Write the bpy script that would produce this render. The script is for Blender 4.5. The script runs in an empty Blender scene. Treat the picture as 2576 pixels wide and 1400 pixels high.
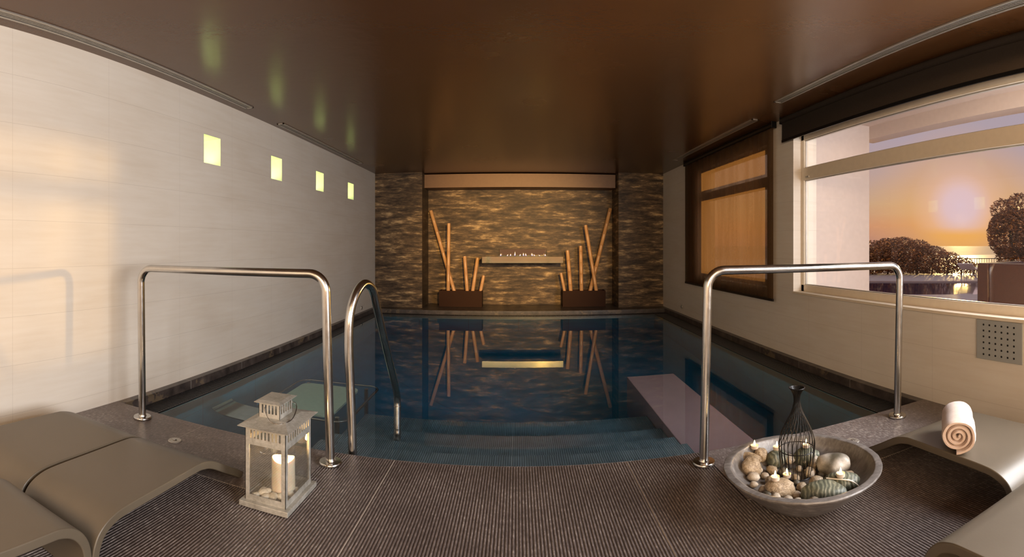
import bpy, bmesh, math, random
from mathutils import Vector, Matrix, noise as mnoise
random.seed(7)
S = bpy.context.scene
COL = S.collection
PI = math.pi

# ------------------------------------------------------------------ camera (level, wide cylindrical stitch)
cd = bpy.data.cameras.new('camera'); cam = bpy.data.objects.new('camera', cd); COL.objects.link(cam)
cam.location = (0, 0, 1.2); cam.rotation_euler = (PI/2, 0, 0)
cd.type = 'PANO'; cd.panorama_type = 'CENTRAL_CYLINDRICAL'
F = 1274.0
cd.central_cylindrical_range_u_min = -1301.5/F
cd.central_cylindrical_range_u_max = (2576-1301.5)/F
cd.central_cylindrical_range_v_min = -(1400-617.0)/F
cd.central_cylindrical_range_v_max = 617.0/F
cd.central_cylindrical_radius = 1.0
cd.clip_start = 0.02; cd.clip_end = 20000
S.camera = cam

# ------------------------------------------------------------------ colour management
S.view_settings.view_transform = 'Standard'; S.view_settings.look = 'None'
S.view_settings.gamma = 1.0; S.view_settings.use_curve_mapping = False
S.view_settings.exposure = 0.0
S.cycles.use_denoising = True
S.cycles.max_bounces = 12; S.cycles.diffuse_bounces = 5; S.cycles.glossy_bounces = 5
S.cycles.transmission_bounces = 8; S.cycles.transparent_max_bounces = 16
S.cycles.sample_clamp_indirect = 6.0
S.cycles.caustics_reflective = False; S.cycles.caustics_refractive = True

# ------------------------------------------------------------------ node helpers
def NT(m): return m.node_tree
class G:
    """small wrapper for building node graphs"""
    def __init__(s, nt): s.nt = nt; s.L = nt.links; s.cache = {}
    def n(s, t, **k):
        x = s.nt.nodes.new(t)
        for a, b in k.items(): setattr(x, a, b)
        return x
    def put(s, sock, v):
        if hasattr(v, 'is_output') or isinstance(v, bpy.types.NodeSocket): s.L.new(v, sock)
        elif isinstance(v, (tuple, list)) and len(v) == 3 and sock.type == 'RGBA': sock.default_value = (*v, 1)
        else: sock.default_value = v
    def m(s, op, a, b=None, c=None):
        x = s.n('ShaderNodeMath', operation=op)
        s.put(x.inputs[0], a)
        if b is not None: s.put(x.inputs[1], b)
        if c is not None: s.put(x.inputs[2], c)
        return x.outputs[0]
    def vm(s, op, a, b=None, out=0):
        x = s.n('ShaderNodeVectorMath', operation=op); s.put(x.inputs[0], a)
        if b is not None: s.put(x.inputs[1], b)
        return x.outputs[out]
    def mix(s, f, a, b):
        x = s.n('ShaderNodeMix', data_type='RGBA'); s.put(x.inputs[0], f); s.put(x.inputs[6], a); s.put(x.inputs[7], b)
        return x.outputs[2]
    def obj(s):
        if 'o' not in s.cache: s.cache['o'] = s.n('ShaderNodeTexCoord').outputs['Object']
        return s.cache['o']
    def xyz(s, v=None):
        x = s.n('ShaderNodeSeparateXYZ'); s.put(x.inputs[0], v if v is not None else s.obj()); return x.outputs
    def noise(s, scale=5, detail=4, rough=.5, vec=None, stretch=None, dist=0.0):
        v = vec if vec is not None else s.obj()
        if stretch: v = s.vm('MULTIPLY', v, stretch)
        x = s.n('ShaderNodeTexNoise'); s.put(x.inputs['Vector'], v)
        x.inputs['Scale'].default_value = scale; x.inputs['Detail'].default_value = detail
        x.inputs['Roughness'].default_value = rough; x.inputs['Distortion'].default_value = dist
        return x.outputs[0]
    def ramp(s, f, stops, interp='LINEAR'):
        x = s.n('ShaderNodeValToRGB'); s.put(x.inputs[0], f); e = x.color_ramp.elements; x.color_ramp.interpolation = interp
        while len(e) < len(stops): e.new(.5)
        for i, (p, c) in enumerate(stops):
            e[i].position = p; e[i].color = (*c, 1) if len(c) == 3 else c
        return x.outputs[0]
    def joint(s, c, off, per, w):
        a = s.m('ADD', s.m('DIVIDE', s.m('SUBTRACT', c, off), per), .5)
        a = s.m('ABSOLUTE', s.m('SUBTRACT', s.m('FRACT', a), .5))
        return s.m('LESS_THAN', s.m('MULTIPLY', a, per), w)
    def bump(s, h, strength=.3, dist=.01):
        x = s.n('ShaderNodeBump'); x.inputs['Strength'].default_value = strength; x.inputs['Distance'].default_value = dist
        s.put(x.inputs['Height'], h); return x.outputs[0]
def newmat(name):
    m = bpy.data.materials.new(name); m.use_nodes = True
    nt = m.node_tree; nt.nodes.clear(); g = G(nt); g.out = g.n('ShaderNodeOutputMaterial'); return m, g
def princ(g, color, rough=.5, metal=0.0, normal=None, **k):
    p = g.n('ShaderNodeBsdfPrincipled'); g.put(p.inputs['Base Color'], color); g.put(p.inputs['Roughness'], rough)
    g.put(p.inputs['Metallic'], metal)
    if normal is not None: g.put(p.inputs['Normal'], normal)
    for a, b in k.items(): g.put(p.inputs[a.replace('_', ' ')], b)
    g.L.new(p.outputs[0], g.out.inputs[0]); return p
def plain(name, color, rough=.5, metal=0.0, var=.12, scale=20, bump=0.0, **k):
    m, g = newmat(name); nz = g.noise(scale, 4)
    c2 = tuple(min(1, c*(1+var)) for c in color); c1 = tuple(c*(1-var) for c in color)
    nrm = g.bump(nz, bump, .003) if bump else None
    princ(g, g.ramp(nz, [(.3, c1), (.7, c2)]), rough, metal, nrm, **k); return m

# ------------------------------------------------------------------ world: sunset sky
SUN_AZ = math.radians(50.1); SUN_EL = math.radians(2.9)
SUND = Vector((math.sin(SUN_AZ)*math.cos(SUN_EL), math.cos(SUN_AZ)*math.cos(SUN_EL), math.sin(SUN_EL)))
w = bpy.data.worlds.new('world'); S.world = w; w.use_nodes = True
w.node_tree.nodes.clear(); g = G(w.node_tree)
tc = g.n('ShaderNodeTexCoord').outputs['Generated']
z = g.xyz(tc)[2]
streak = g.noise(2.2, 5, .55, tc, (1, 1, 9))
zz = g.m('ADD', z, g.m('MULTIPLY', g.m('SUBTRACT', streak, .5), .05))
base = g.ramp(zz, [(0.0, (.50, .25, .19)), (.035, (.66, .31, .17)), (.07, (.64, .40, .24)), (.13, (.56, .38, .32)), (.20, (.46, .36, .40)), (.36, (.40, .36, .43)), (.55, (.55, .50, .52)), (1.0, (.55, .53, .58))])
dt = g.vm('DOT_PRODUCT', tc, tuple(SUND), out=1)
ang = g.m('ARCCOSINE', g.m('MINIMUM', dt, 1.0))
ring = g.ramp(ang, [(0.0, (1, 1, 1)), (.05, (.8, .8, .8)), (.10, (.35, .35, .35)), (.19, (0, 0, 0))])
c1 = g.mix(ring, base, (.95, .46, .10))
above = g.m('MULTIPLY', g.m('SUBTRACT', g.m('ADD', z, -.02), 0.0), 60.0)
core = g.ramp(g.m('ARCCOSINE', g.m('MINIMUM', g.vm('DOT_PRODUCT', tc, tuple(Vector((SUND.x, SUND.y, SUND.z+.028)).normalized()), out=1), 1.0)), [(0.0, (1, 1, 1)), (.03, (.9, .9, .9)), (.065, (.25, .25, .25)), (.10, (0, 0, 0))])
c2 = g.mix(g.m('MULTIPLY', core, g.m('MINIMUM', g.m('MAXIMUM', above, 0.0), 1.0)), c1, (.78, .56, .60))
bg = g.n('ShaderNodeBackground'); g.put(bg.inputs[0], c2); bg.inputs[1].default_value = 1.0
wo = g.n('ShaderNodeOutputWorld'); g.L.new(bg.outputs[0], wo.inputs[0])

# ------------------------------------------------------------------ lights
def area(name, loc, target, sx, sy, power, color):
    l = bpy.data.lights.new(name, 'AREA'); l.shape = 'RECTANGLE'; l.size = sx; l.size_y = sy; l.energy = power; l.color = color
    o = bpy.data.objects.new(name, l); COL.objects.link(o); o.location = loc
    o.rotation_euler = (Vector(target)-Vector(loc)).to_track_quat('-Z', 'Y').to_euler(); return o
def point(name, loc, power, color, r=.03, parent=None):
    l = bpy.data.lights.new(name, 'POINT'); l.energy = power; l.color = color; l.shadow_soft_size = r
    o = bpy.data.objects.new(name, l); COL.objects.link(o); o.location = loc
    if parent: o.parent = parent
    return o
# low evening sun
sl = bpy.data.lights.new('evening_sun', 'SUN'); sl.energy = 5.5; sl.color = (1.0, .66, .24); sl.angle = math.radians(1.6)
so = bpy.data.objects.new('evening_sun', sl); COL.objects.link(so); so.rotation_euler = SUND.to_track_quat('Z', 'Y').to_euler(); so.location = (20, 17, 3)
# added fill lamps out of view: outside the long window, warm by rear wall
area('side_window_fill', (3.45, 0.15, 1.75), (-3, 2.4, 1.3), 2.6, 1.6, 400, (.96, .97, 1.0))
area('rear_warm_fill', (0.0, -3.1, 1.90), (0, 6, 1.3), 4.4, 1.0, 265, (1.0, .72, .46))
# added unseen warm spot behind the viewer to brighten the far recess
sp = bpy.data.lights.new('recess_fill_spot', 'SPOT'); sp.energy = 3900; sp.color = (1.0, .60, .20); sp.spot_size = math.radians(26); sp.spot_blend = 1.0; sp.shadow_soft_size = .04
spo = bpy.data.objects.new('recess_fill_spot', sp); COL.objects.link(spo); spo.location = (1.0, -.6, 2.5)
spo.rotation_euler = (Vector((-.25, 10.3, 1.25))-Vector(spo.location)).to_track_quat('-Z', 'Y').to_euler()

# ------------------------------------------------------------------ mesh helpers
def link(name, me, mat=None, parent=None, smooth=False):
    o = bpy.data.objects.new(name, me); COL.objects.link(o)
    if mat:
        for mm in (mat if isinstance(mat, (list, tuple)) else [mat]): me.materials.append(mm)
    if parent: o.parent = parent
    if smooth:
        for p in me.polygons: p.use_smooth = True
    return o
class MB:
    def __init__(s): s.bm = bmesh.new()
    def box(s, x0, x1, y0, y1, z0, z1, bev=0.0, M=None):
        r = bmesh.ops.create_cube(s.bm, size=1.0); vs = r['verts']
        for v in vs: v.co = Vector(((x0+x1)/2+v.co.x*(x1-x0), (y0+y1)/2+v.co.y*(y1-y0), (z0+z1)/2+v.co.z*(z1-z0)))
        if bev:
            es = list({e for v in vs for e in v.link_edges})
            r = bmesh.ops.bevel(s.bm, geom=es, offset=bev, segments=2, affect='EDGES', profile=.5)
            vs = list({v for f in r['faces'] for v in f.verts} | {v for v in vs if v.is_valid})
        if M: bmesh.ops.transform(s.bm, matrix=M, verts=vs)
        return s
    def quad(s, pts):
        s.bm.faces.new([s.bm.verts.new(p) for p in pts]); return s
    def lathe(s, prof, seg=32, c=(0, 0, 0), M=None, closed=False):
        rings = []; allv = []
        for r, zz in prof:
            if r < 1e-6:
                v = s.bm.verts.new((c[0], c[1], c[2]+zz)); rings.append([v]); allv.append(v)
            else:
                ring = [s.bm.verts.new((c[0]+r*math.cos(2*PI*i/seg), c[1]+r*math.sin(2*PI*i/seg), c[2]+zz)) for i in range(seg)]
                rings.append(ring); allv += ring
        prs = list(zip(rings[:-1], rings[1:]))
        if closed: prs.append((rings[-1], rings[0]))
        for a, b in prs:
            for i in range(seg):
                j = (i+1) % seg
                if len(a) == 1 and len(b) == 1: continue
                if len(a) == 1: s.bm.faces.new((a[0], b[i], b[j]))
                elif len(b) == 1: s.bm.faces.new((a[i], a[j], b[0]))
                else: s.bm.faces.new((a[i], a[j], b[j], b[i]))
        if M: bmesh.ops.transform(s.bm, matrix=M, verts=allv)
        return s
    def tube(s, pts, r, seg=12, closed=False, cap=True):
        P = [Vector(p) for p in pts]; n = len(P); rr = r if isinstance(r, (list, tuple)) else [r]*n
        T = []
        for i in range(n):
            a = P[(i-1) % n] if closed or i > 0 else P[i]; b = P[(i+1) % n] if closed or i < n-1 else P[i]
            T.append((b-a).normalized())
        u = T[0].orthogonal().normalized(); rings = []
        for i in range(n):
            if i: u = (u - T[i]*u.dot(T[i])).normalized()
            v = T[i].cross(u)
            rings.append([s.bm.verts.new(P[i]+(u*math.cos(2*PI*k/seg)+v*math.sin(2*PI*k/seg))*rr[i]) for k in range(seg)])
        prs = list(zip(rings[:-1], rings[1:]))
        if closed: prs.append((rings[-1], rings[0]))
        for a, b in prs:
            for k in range(seg):
                j = (k+1) % seg; s.bm.faces.new((a[k], a[j], b[j], b[k]))
        if cap and not closed:
            s.bm.faces.new(list(reversed(rings[0]))); s.bm.faces.new(rings[-1])
        return s
    def extrude_profile(s, outer, inner, x0, x1):
        """closed shell between two matching (y,z) polylines, extruded along x"""
        a = [[s.bm.verts.new((x, y, z)) for (y, z) in outer] for x in (x0, x1)]
        b = [[s.bm.verts.new((x, y, z)) for (y, z) in inner] for x in (x0, x1)]
        n = len(outer); f = s.bm.faces.new
        for i in range(n-1):
            f((a[0][i], a[0][i+1], a[1][i+1], a[1][i])); f((b[0][i+1], b[0][i], b[1][i], b[1][i+1]))
            f((a[0][i+1], a[0][i], b[0][i], b[0][i+1])); f((a[1][i], a[1][i+1], b[1][i+1], b[1][i]))
        for i in (0, n-1): f((a[0][i], a[1][i], b[1][i], b[0][i]))
        return s
    def build(s, name, mat=None, parent=None, smooth=False, recalc=True, bevel=0, loc=None):
        if recalc: bmesh.ops.recalc_face_normals(s.bm, faces=s.bm.faces)
        me = bpy.data.meshes.new(name); s.bm.to_mesh(me); s.bm.free()
        o = link(name, me, mat, parent, smooth)
        if loc: o.location = loc
        if bevel:
            md = o.modifiers.new('bevel', 'BEVEL'); md.width = bevel; md.segments = 3; md.limit_method = 'ANGLE'; md.angle_limit = math.radians(50)
        if smooth:
            md = o.modifiers.new('norm', 'WEIGHTED_NORMAL') if bevel else None
            try:
                me.set_sharp_from_angle(angle=math.radians(42))
            except Exception: pass
        return o
def tag(o, label, cat, group=None, kind=None):
    o['label'] = label; o['category'] = cat
    if group: o['group'] = group
    if kind: o['kind'] = kind
    return o
def struct(o, label=None):
    o['kind'] = 'structure'
    if label: o['label'] = label
    return o
def empty(name, loc=(0, 0, 0), rz=0):
    o = bpy.data.objects.new(name, None); COL.objects.link(o); o.location = loc; o.rotation_euler = (0, 0, rz); o.empty_display_size = .1; return o
def copy_tree(o, parent=None):
    c = o.copy(); COL.objects.link(c); c.parent = parent
    for ch in [q for q in bpy.data.objects if q.parent == o]: copy_tree(ch, c)
    return c
def fillet(pts, r, n=8):
    P = [Vector(p) for p in pts]; out = [P[0]]
    for i in range(1, len(P)-1):
        a = (P[i-1]-P[i]).normalized(); b = (P[i+1]-P[i]).normalized(); ang = a.angle(b)
        d = r/math.tan(ang/2); c = P[i]+(a+b).normalized()*(r/math.sin(ang/2))
        s0 = P[i]+a*d; s1 = P[i]+b*d; v0 = s0-c; v1 = s1-c; tot = v0.angle(v1)
        for k in range(n+1):
            t = k/n; out.append(c+(v0*math.sin((1-t)*tot)+v1*math.sin(t*tot))/math.sin(tot))
    out.append(P[-1]); return out
def catmull(pts, n=8):
    P = [Vector(p) for p in pts]; P = [2*P[0]-P[1]]+P+[2*P[-1]-P[-2]]; out = []
    for i in range(1, len(P)-2):
        for k in range(n):
            t = k/n; a, b, c, d = P[i-1:i+3]
            out.append(.5*((2*b)+(c-a)*t+(2*a-5*b+4*c-d)*t*t+(-a+3*b-3*c+d)*t**3))
    out.append(P[-2]); return out
def holed(bm, u0, u1, v0, v1, holes, f3, t0, t1, through=True, depth=None, back=True):
    """panel spanning (u,v) with rectangular holes; f3(u,v,t)->xyz, t0 = front, t1 = back"""
    us = sorted({u0, u1, *[h[0] for h in holes], *[h[1] for h in holes]}); vs = sorted({v0, v1, *[h[2] for h in holes], *[h[3] for h in holes]})
    inside = lambda a, b: any(h[0]-1e-6 < a < h[1]+1e-6 and h[2]-1e-6 < b < h[3]+1e-6 for h in holes)
    def q(*p): bm.faces.new([bm.verts.new(x) for x in p])
    for i in range(len(us)-1):
        for j in range(len(vs)-1):
            a, b, c, d = us[i], us[i+1], vs[j], vs[j+1]
            if not inside((a+b)/2, (c+d)/2): q(f3(a, c, t0), f3(b, c, t0), f3(b, d, t0), f3(a, d, t0))
            if back and not (through and inside((a+b)/2, (c+d)/2)): q(f3(a, c, t1), f3(a, d, t1), f3(b, d, t1), f3(b, c, t1))
    for a, b, c, d in holes:
        e = t1 if through else depth
        q(f3(a, c, t0), f3(a, d, t0), f3(a, d, e), f3(a, c, e)); q(f3(b, d, t0), f3(b, c, t0), f3(b, c, e), f3(b, d, e))
        q(f3(b, c, t0), f3(a, c, t0), f3(a, c, e), f3(b, c, e)); q(f3(a, d, t0), f3(b, d, t0), f3(b, d, e), f3(a, d, e))
        if not through: q(f3(a, c, e), f3(a, d, e), f3(b, d, e), f3(b, c, e))
    for (p0, p1) in (((u0, v0), (u1, v0)), ((u1, v0), (u1, v1)), ((u1, v1), (u0, v1)), ((u0, v1), (u0, v0))):
        q(f3(*p0, t0), f3(*p0, t1), f3(*p1, t1), f3(*p1, t0))

# ------------------------------------------------------------------ materials
def wall_tile_mat():
    m, g = newmat('cream wall tile'); x, y, z = g.xyz()
    n1 = g.noise(1.0, 6, .6, stretch=(1, 1.1, 5), dist=.4); n2 = g.noise(1.0, 4, .5, stretch=(1, 2.2, 34)); n3 = g.noise(1.6, 3)
    tone = g.m('ADD', g.m('ADD', g.m('MULTIPLY', n1, .45), g.m('MULTIPLY', n2, .3)), g.m('MULTIPLY', n3, .25))
    c = g.ramp(tone, [(.3, (.66, .585, .49)), (.5, (.72, .66, .575)), (.7, (.77, .72, .645))])
    j = g.m('MAXIMUM', g.joint(z, .10, .3165, .0012), g.joint(y, 1.795, .866, .0011))
    c = g.mix(g.m('MULTIPLY', j, .4), c, (.34, .29, .24))
    princ(g, c, g.m('MULTIPLY_ADD', n3, .12, .33), 0, g.bump(j, -.25, .002), Specular_IOR_Level=.4); return m
def clad_mat():
    m, g = newmat('bronze slate cladding'); x, y, z = g.xyz()
    d = g.noise(2.0, 3, .5, stretch=(2.4, 1, 6))
    v = g.vm('ADD', g.vm('MULTIPLY', g.obj(), (1, 1, 1)), None or (0, 0, 0))
    n1 = g.noise(1.0, 4, .6, stretch=(2.6, 2, 13), dist=.3); n2 = g.noise(1.0, 4, .6, stretch=(9, 5, 34)); n3 = g.noise(60, 3, .6)
    t = g.m('ADD', g.m('ADD', g.m('MULTIPLY', n1, .64), g.m('MULTIPLY', n2, .28)), g.m('MULTIPLY', n3, .08))
    c = g.ramp(t, [(.38, (.032, .021, .014)), (.47, (.080, .053, .033)), (.55, (.17, .112, .062)), (.66, (.60, .42, .22))])
    j = g.m('MAXIMUM', g.joint(z, .01, .4715, .0022), g.joint(x, .065, .948, .0022))
    c = g.mix(g.m('MULTIPLY', j, .75), c, (.05, .035, .02))
    princ(g, c, .5, 0, g.bump(g.m('SUBTRACT', t, g.m('MULTIPLY', j, .4)), .2, .01), Specular_IOR_Level=.25); return m
def ceiling_mat():
    m, g = newmat('brown satin ceiling paint'); n = g.noise(1.3, 4); nb = g.noise(9, 5, .6)
    princ(g, g.ramp(n, [(.3, (.105, .046, .016)), (.7, (.122, .054, .019))]), g.m('MULTIPLY_ADD', n, .06, .235), 0, g.bump(nb, .12, .01), Specular_IOR_Level=.75); return m
def deck_mat():
    m, g = newmat('charcoal ribbed porcelain deck'); x, y, z = g.xyz()
    n1 = g.noise(1.6, 6, .65); n2 = g.noise(1.0, 5, .7, stretch=(170, 26, 1)); n3 = g.noise(46, 5, .7)
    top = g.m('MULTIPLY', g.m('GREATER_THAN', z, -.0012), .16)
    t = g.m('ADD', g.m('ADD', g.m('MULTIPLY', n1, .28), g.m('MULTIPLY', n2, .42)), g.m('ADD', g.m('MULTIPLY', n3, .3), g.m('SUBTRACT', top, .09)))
    c = g.ramp(t, [(.36, (.045, .034, .031)), (.5, (.095, .075, .069)), (.6, (.19, .155, .142)), (.70, (.48, .43, .39))])
    # pale scuffs and chalky stains
    s1 = g.m('GREATER_THAN', g.noise(5.5, 5, .75), .70); c = g.mix(g.m('MULTIPLY', s1, .35), c, (.42, .39, .36))
    j = g.m('MAXIMUM', g.joint(x, -.68, 1.283, .0022), g.m('MULTIPLY', g.joint(y, 2.15, 40, .002), g.m('GREATER_THAN', g.m('ABSOLUTE', x), 1.05)))
    c = g.mix(g.m('MULTIPLY', j, .55), c, (.42, .36, .30))
    princ(g, c, g.m('MULTIPLY_ADD', n3, .3, .26), 0, g.bump(t, .35, .004), Specular_IOR_Level=.55); return m
def stone_trim_mat(name='dark stone trim', sc=1.0):
    m, g = newmat(name); x, y, z = g.xyz(); n = g.noise(7, 6, .65); n2 = g.noise(2.4, 5, .7)
    c = g.ramp(n, [(.35, (.030, .024, .022)), (.55, (.07, .056, .05)), (.75, (.13, .105, .09))])
    c = g.mix(g.m('MULTIPLY', g.m('GREATER_THAN', n2, .6), .3), c, (.30, .22, .12))
    j = g.m('MAXIMUM', g.joint(y, 2.73, .87, .0025), 0.0)
    c = g.mix(g.m('MULTIPLY', j, .7), c, (.35, .33, .30))
    princ(g, c, .35, 0, g.bump(n, .2, .004)); return m
def pool_mat():
    m, g = newmat('blue slate pool tile'); x, y, z = g.xyz(); n = g.noise(3, 5, .6)
    c = g.ramp(n, [(.3, (.018, .28, .37)), (.7, (.026, .36, .46))])
    j = g.m('MAXIMUM', g.joint(z, -.42, .45, .003), g.joint(g.m('ADD', x, y), .1, .9, .003))
    c = g.mix(g.m('MULTIPLY', j, .6), c, (.04, .06, .08)); princ(g, c, .45); return m
def water_mat():
    m, g = newmat('pool water')
    p = g.n('ShaderNodeBsdfGlass'); p.inputs['IOR'].default_value = 1.33; p.inputs['Roughness'].default_value = 0.0
    p.inputs['Color'].default_value = (.93, .98, 1, 1)
    nb = g.noise(1.2, 2, .4); g.put(p.inputs['Normal'], g.bump(nb, .01, .03))
    a = g.n('ShaderNodeVolumeAbsorption'); a.inputs['Color'].default_value = (.05, .62, .85, 1); a.inputs['Density'].default_value = .5
    g.L.new(p.outputs[0], g.out.inputs[0]); g.L.new(a.outputs[0], g.out.inputs[1]); return m
def glass_mat(name='window glass', tint=(1, 1, 1), refl=.5, milk=0.0):
    m, g = newmat(name); t = g.n('ShaderNodeBsdfTransparent'); t.inputs[0].default_value = (*tint, 1)
    gl = g.n('ShaderNodeBsdfGlossy'); gl.inputs['Roughness'].default_value = .01
    lw = g.n('ShaderNodeLayerWeight'); lw.inputs[0].default_value = .5
    mx = g.n('ShaderNodeMixShader'); g.put(mx.inputs[0], g.m('MULTIPLY', g.m('MULTIPLY_ADD', g.m('POWER', lw.outputs['Facing'], 5.0), .9, .08), refl)); g.L.new(t.outputs[0], mx.inputs[1]); g.L.new(gl.outputs[0], mx.inputs[2])
    if milk:
        d = g.n('ShaderNodeBsdfDiffuse'); d.inputs[0].default_value = (.8, .76, .68, 1); m2 = g.n('ShaderNodeMixShader')
        g.put(m2.inputs[0], g.m('MULTIPLY', g.ramp(g.noise(18, 5, .7), [(.35, (.3, .3, .3)), (.7, (1, 1, 1))]), milk)); g.L.new(mx.outputs[0], m2.inputs[1]); g.L.new(d.outputs[0], m2.inputs[2]); mx = m2
    g.L.new(mx.outputs[0], g.out.inputs[0]); return m
def blind_mat(name, trans, see):
    m, g = newmat(name); x, y, z = g.xyz()
    weave = g.noise(1.0, 3, .6, stretch=(1, 380, 30)); w2 = g.noise(1.0, 3, .6, stretch=(1, 40, 300)); fold = g.noise(1.0, 3, .5, stretch=(1, 5, .5))
    t = g.m('ADD', g.m('MULTIPLY', weave, .5), g.m('MULTIPLY', w2, .5))
    d = g.n('ShaderNodeBsdfDiffuse'); g.put(d.inputs[0], g.ramp(t, [(.3, (.022, .018, .016)), (.7, (.05, .042, .037))]))
    tl = g.n('ShaderNodeBsdfTranslucent'); tl.inputs[0].default_value = (.78, .50, .28, 1)
    tr = g.n('ShaderNodeBsdfTransparent'); tr.inputs[0].default_value = (1, .93, .80, 1)
    a = g.n('ShaderNodeMixShader'); g.put(a.inputs[0], trans); g.L.new(d.outputs[0], a.inputs[1]); g.L.new(tl.outputs[0], a.inputs[2])
    b = g.n('ShaderNodeMixShader'); g.put(b.inputs[0], g.m('MULTIPLY', g.m('ADD', g.m('MULTIPLY', t, .9), g.m('MULTIPLY', fold, .9)), see))
    g.L.new(a.outputs[0], b.inputs[1]); g.L.new(tr.outputs[0], b.inputs[2]); g.L.new(b.outputs[0], g.out.inputs[0]); return m
def steel_mat(name='polished stainless steel', rough=.12, col=(.62, .60, .57)):
    m, g = newmat(name); n = g.noise(1.0, 4, .6, stretch=(30, 30, 30)); n2 = g.noise(9, 5, .7)
    princ(g, g.ramp(n2, [(.3, tuple(c*.8 for c in col)), (.7, col)]), g.m('MULTIPLY_ADD', n, .14, rough), 1.0); return m
def emis(name, col, st):
    m, g = newmat(name); e = g.n('ShaderNodeEmission'); e.inputs[0].default_value = (*col, 1); e.inputs[1].default_value = st
    g.L.new(e.outputs[0], g.out.inputs[0]); return m
def flame_mat(name, c0, c1, c2, st, h):
    m, g = newmat(name); z = g.n('ShaderNodeTexCoord').outputs['Generated']; zz = g.xyz(z)[2]
    e = g.n('ShaderNodeEmission'); g.put(e.inputs[0], g.ramp(zz, [(0, c0), (.35, c1), (1, c2)])); e.inputs[1].default_value = st
    g.L.new(e.outputs[0], g.out.inputs[0]); return m
def galv_mat():
    m, g = newmat('weathered galvanised tin'); n = g.noise(14, 6, .7); n2 = g.noise(70, 4, .6)
    t = g.m('ADD', g.m('MULTIPLY', n, .6), g.m('MULTIPLY', n2, .4))
    princ(g, g.ramp(t, [(.3, (.27, .25, .21)), (.5, (.46, .44, .39)), (.7, (.62, .60, .55))]), g.m('MULTIPLY_ADD', n, .35, .32), .55, g.bump(n2, .15, .002)); return m
def bamboo_mat():
    m, g = newmat('dried bamboo'); n = g.noise(1, 5, .6, stretch=(60, 60, 4)); n2 = g.noise(3, 3)
    c = g.ramp(g.m('ADD', g.m('MULTIPLY', n, .5), g.m('MULTIPLY', n2, .5)), [(.35, (.50, .25, .10)), (.6, (.70, .40, .18)), (.75, (.80, .52, .27))])
    princ(g, c, .32); return m
def rock_mat(name, a, b, c3, band=0.0, sc=9):
    m, g = newmat(name); v = g.obj()
    if band:
        ww = g.n('ShaderNodeTexWave'); ww.inputs['Scale'].default_value = band; ww.inputs['Distortion'].default_value = 9; ww.inputs['Detail'].default_value = 3; g.put(ww.inputs['Vector'], v); t = ww.outputs['Fac']
        t = g.m('ADD', g.m('MULTIPLY', t, .26), g.m('ADD', g.m('MULTIPLY', g.noise(sc*3, 5, .7), .45), g.m('MULTIPLY', g.noise(sc*.6, 3), .2)))
    else: t = g.noise(sc*4, 6, .75, dist=1.0)
    princ(g, g.ramp(t, [(.3, a), (.55, b), (.75, c3)]), .5, 0, g.bump(t, .5 if not band else .15, .006)); return m
def plastic_mat():
    m, g = newmat('olive grey moulded shell'); n = g.noise(2.5, 4); n2 = g.noise(140, 3)
    princ(g, g.ramp(n, [(.3, (.100, .080, .055)), (.7, (.122, .098, .069))]), g.m('MULTIPLY_ADD', n, .1, .34), 0, g.bump(n2, .08, .002), Specular_IOR_Level=.5); return m
def towel_mat():
    m, g = newmat('cream terry cloth'); n = g.noise(240, 4, .7); n2 = g.noise(20, 4)
    princ(g, g.ramp(n2, [(.3, (.58, .42, .33)), (.7, (.68, .54, .45))]), .95, 0, g.bump(n, .7, .003), Sheen_Weight=.4); return m
def wax_mat():
    m, g = newmat('ivory candle wax'); n = g.noise(20, 3)
    princ(g, g.ramp(n, [(.3, (.86, .72, .55)), (.7, (.92, .82, .68))]), .45, Subsurface_Weight=.9, Subsurface_Radius=(.08, .045, .025))
    return m
M = dict(tile=wall_tile_mat(), clad=clad_mat(), ceil=ceiling_mat(), deck=deck_mat(), trim=stone_trim_mat(), pool=pool_mat(), water=water_mat(), glass=glass_mat(),
         blind=blind_mat('sheer dark roller fabric', .32, .42), blind_dark=blind_mat('dark roller fabric', .10, .03), steel=steel_mat(), galv=galv_mat(), bamboo=bamboo_mat(),
         shell=plastic_mat(), towel=towel_mat(), wax=wax_mat(),
         frame=plain('cream window frame paint', (.74, .64, .50), .4, var=.03), plaster=plain('white exterior plaster', (.66, .57, .52), .8, var=.03),
         black=plain('black metal', (.012, .011, .011), .35, .6), grate=plain('black plastic grating', (.018, .018, .02), .45), planter=plain('brown lacquered planter', (.040, .017, .009), .6, var=.08, scale=3, Specular_IOR_Level=.1),
         alu=plain('anodised aluminium', (.52, .49, .44), .4, .7, var=.05), soffit=plain('brown soffit paint', (.20, .105, .05), .5, var=.05),
         panel=plain('grey enamelled panel', (.33, .34, .33), .45, var=.03), hole=plain('dark void', (.006, .006, .006), .9), nook=plain('pale green plaster', (.80, .84, .62), .7, var=.03),
         leather=plain('pale cord', (.72, .66, .56), .7), bench=plain('mauve stone bench', (.60, .33, .32), .5, var=.06, scale=4),
         pad=plain('pale green pad', (.62, .68, .50), .5, var=.04),
         glasspane=glass_mat('lantern glass', (.97, .97, .95), 1.3, .045))

# ------------------------------------------------------------------ room dimensions
XL, XR, YB, YN, ZC, YP, YR = -2.776, 2.849, 9.62, 10.30, 2.615, 2.752, -3.2
NX0, NX1 = -1.83, 1.948
WZ = -.078                     # water level

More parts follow.
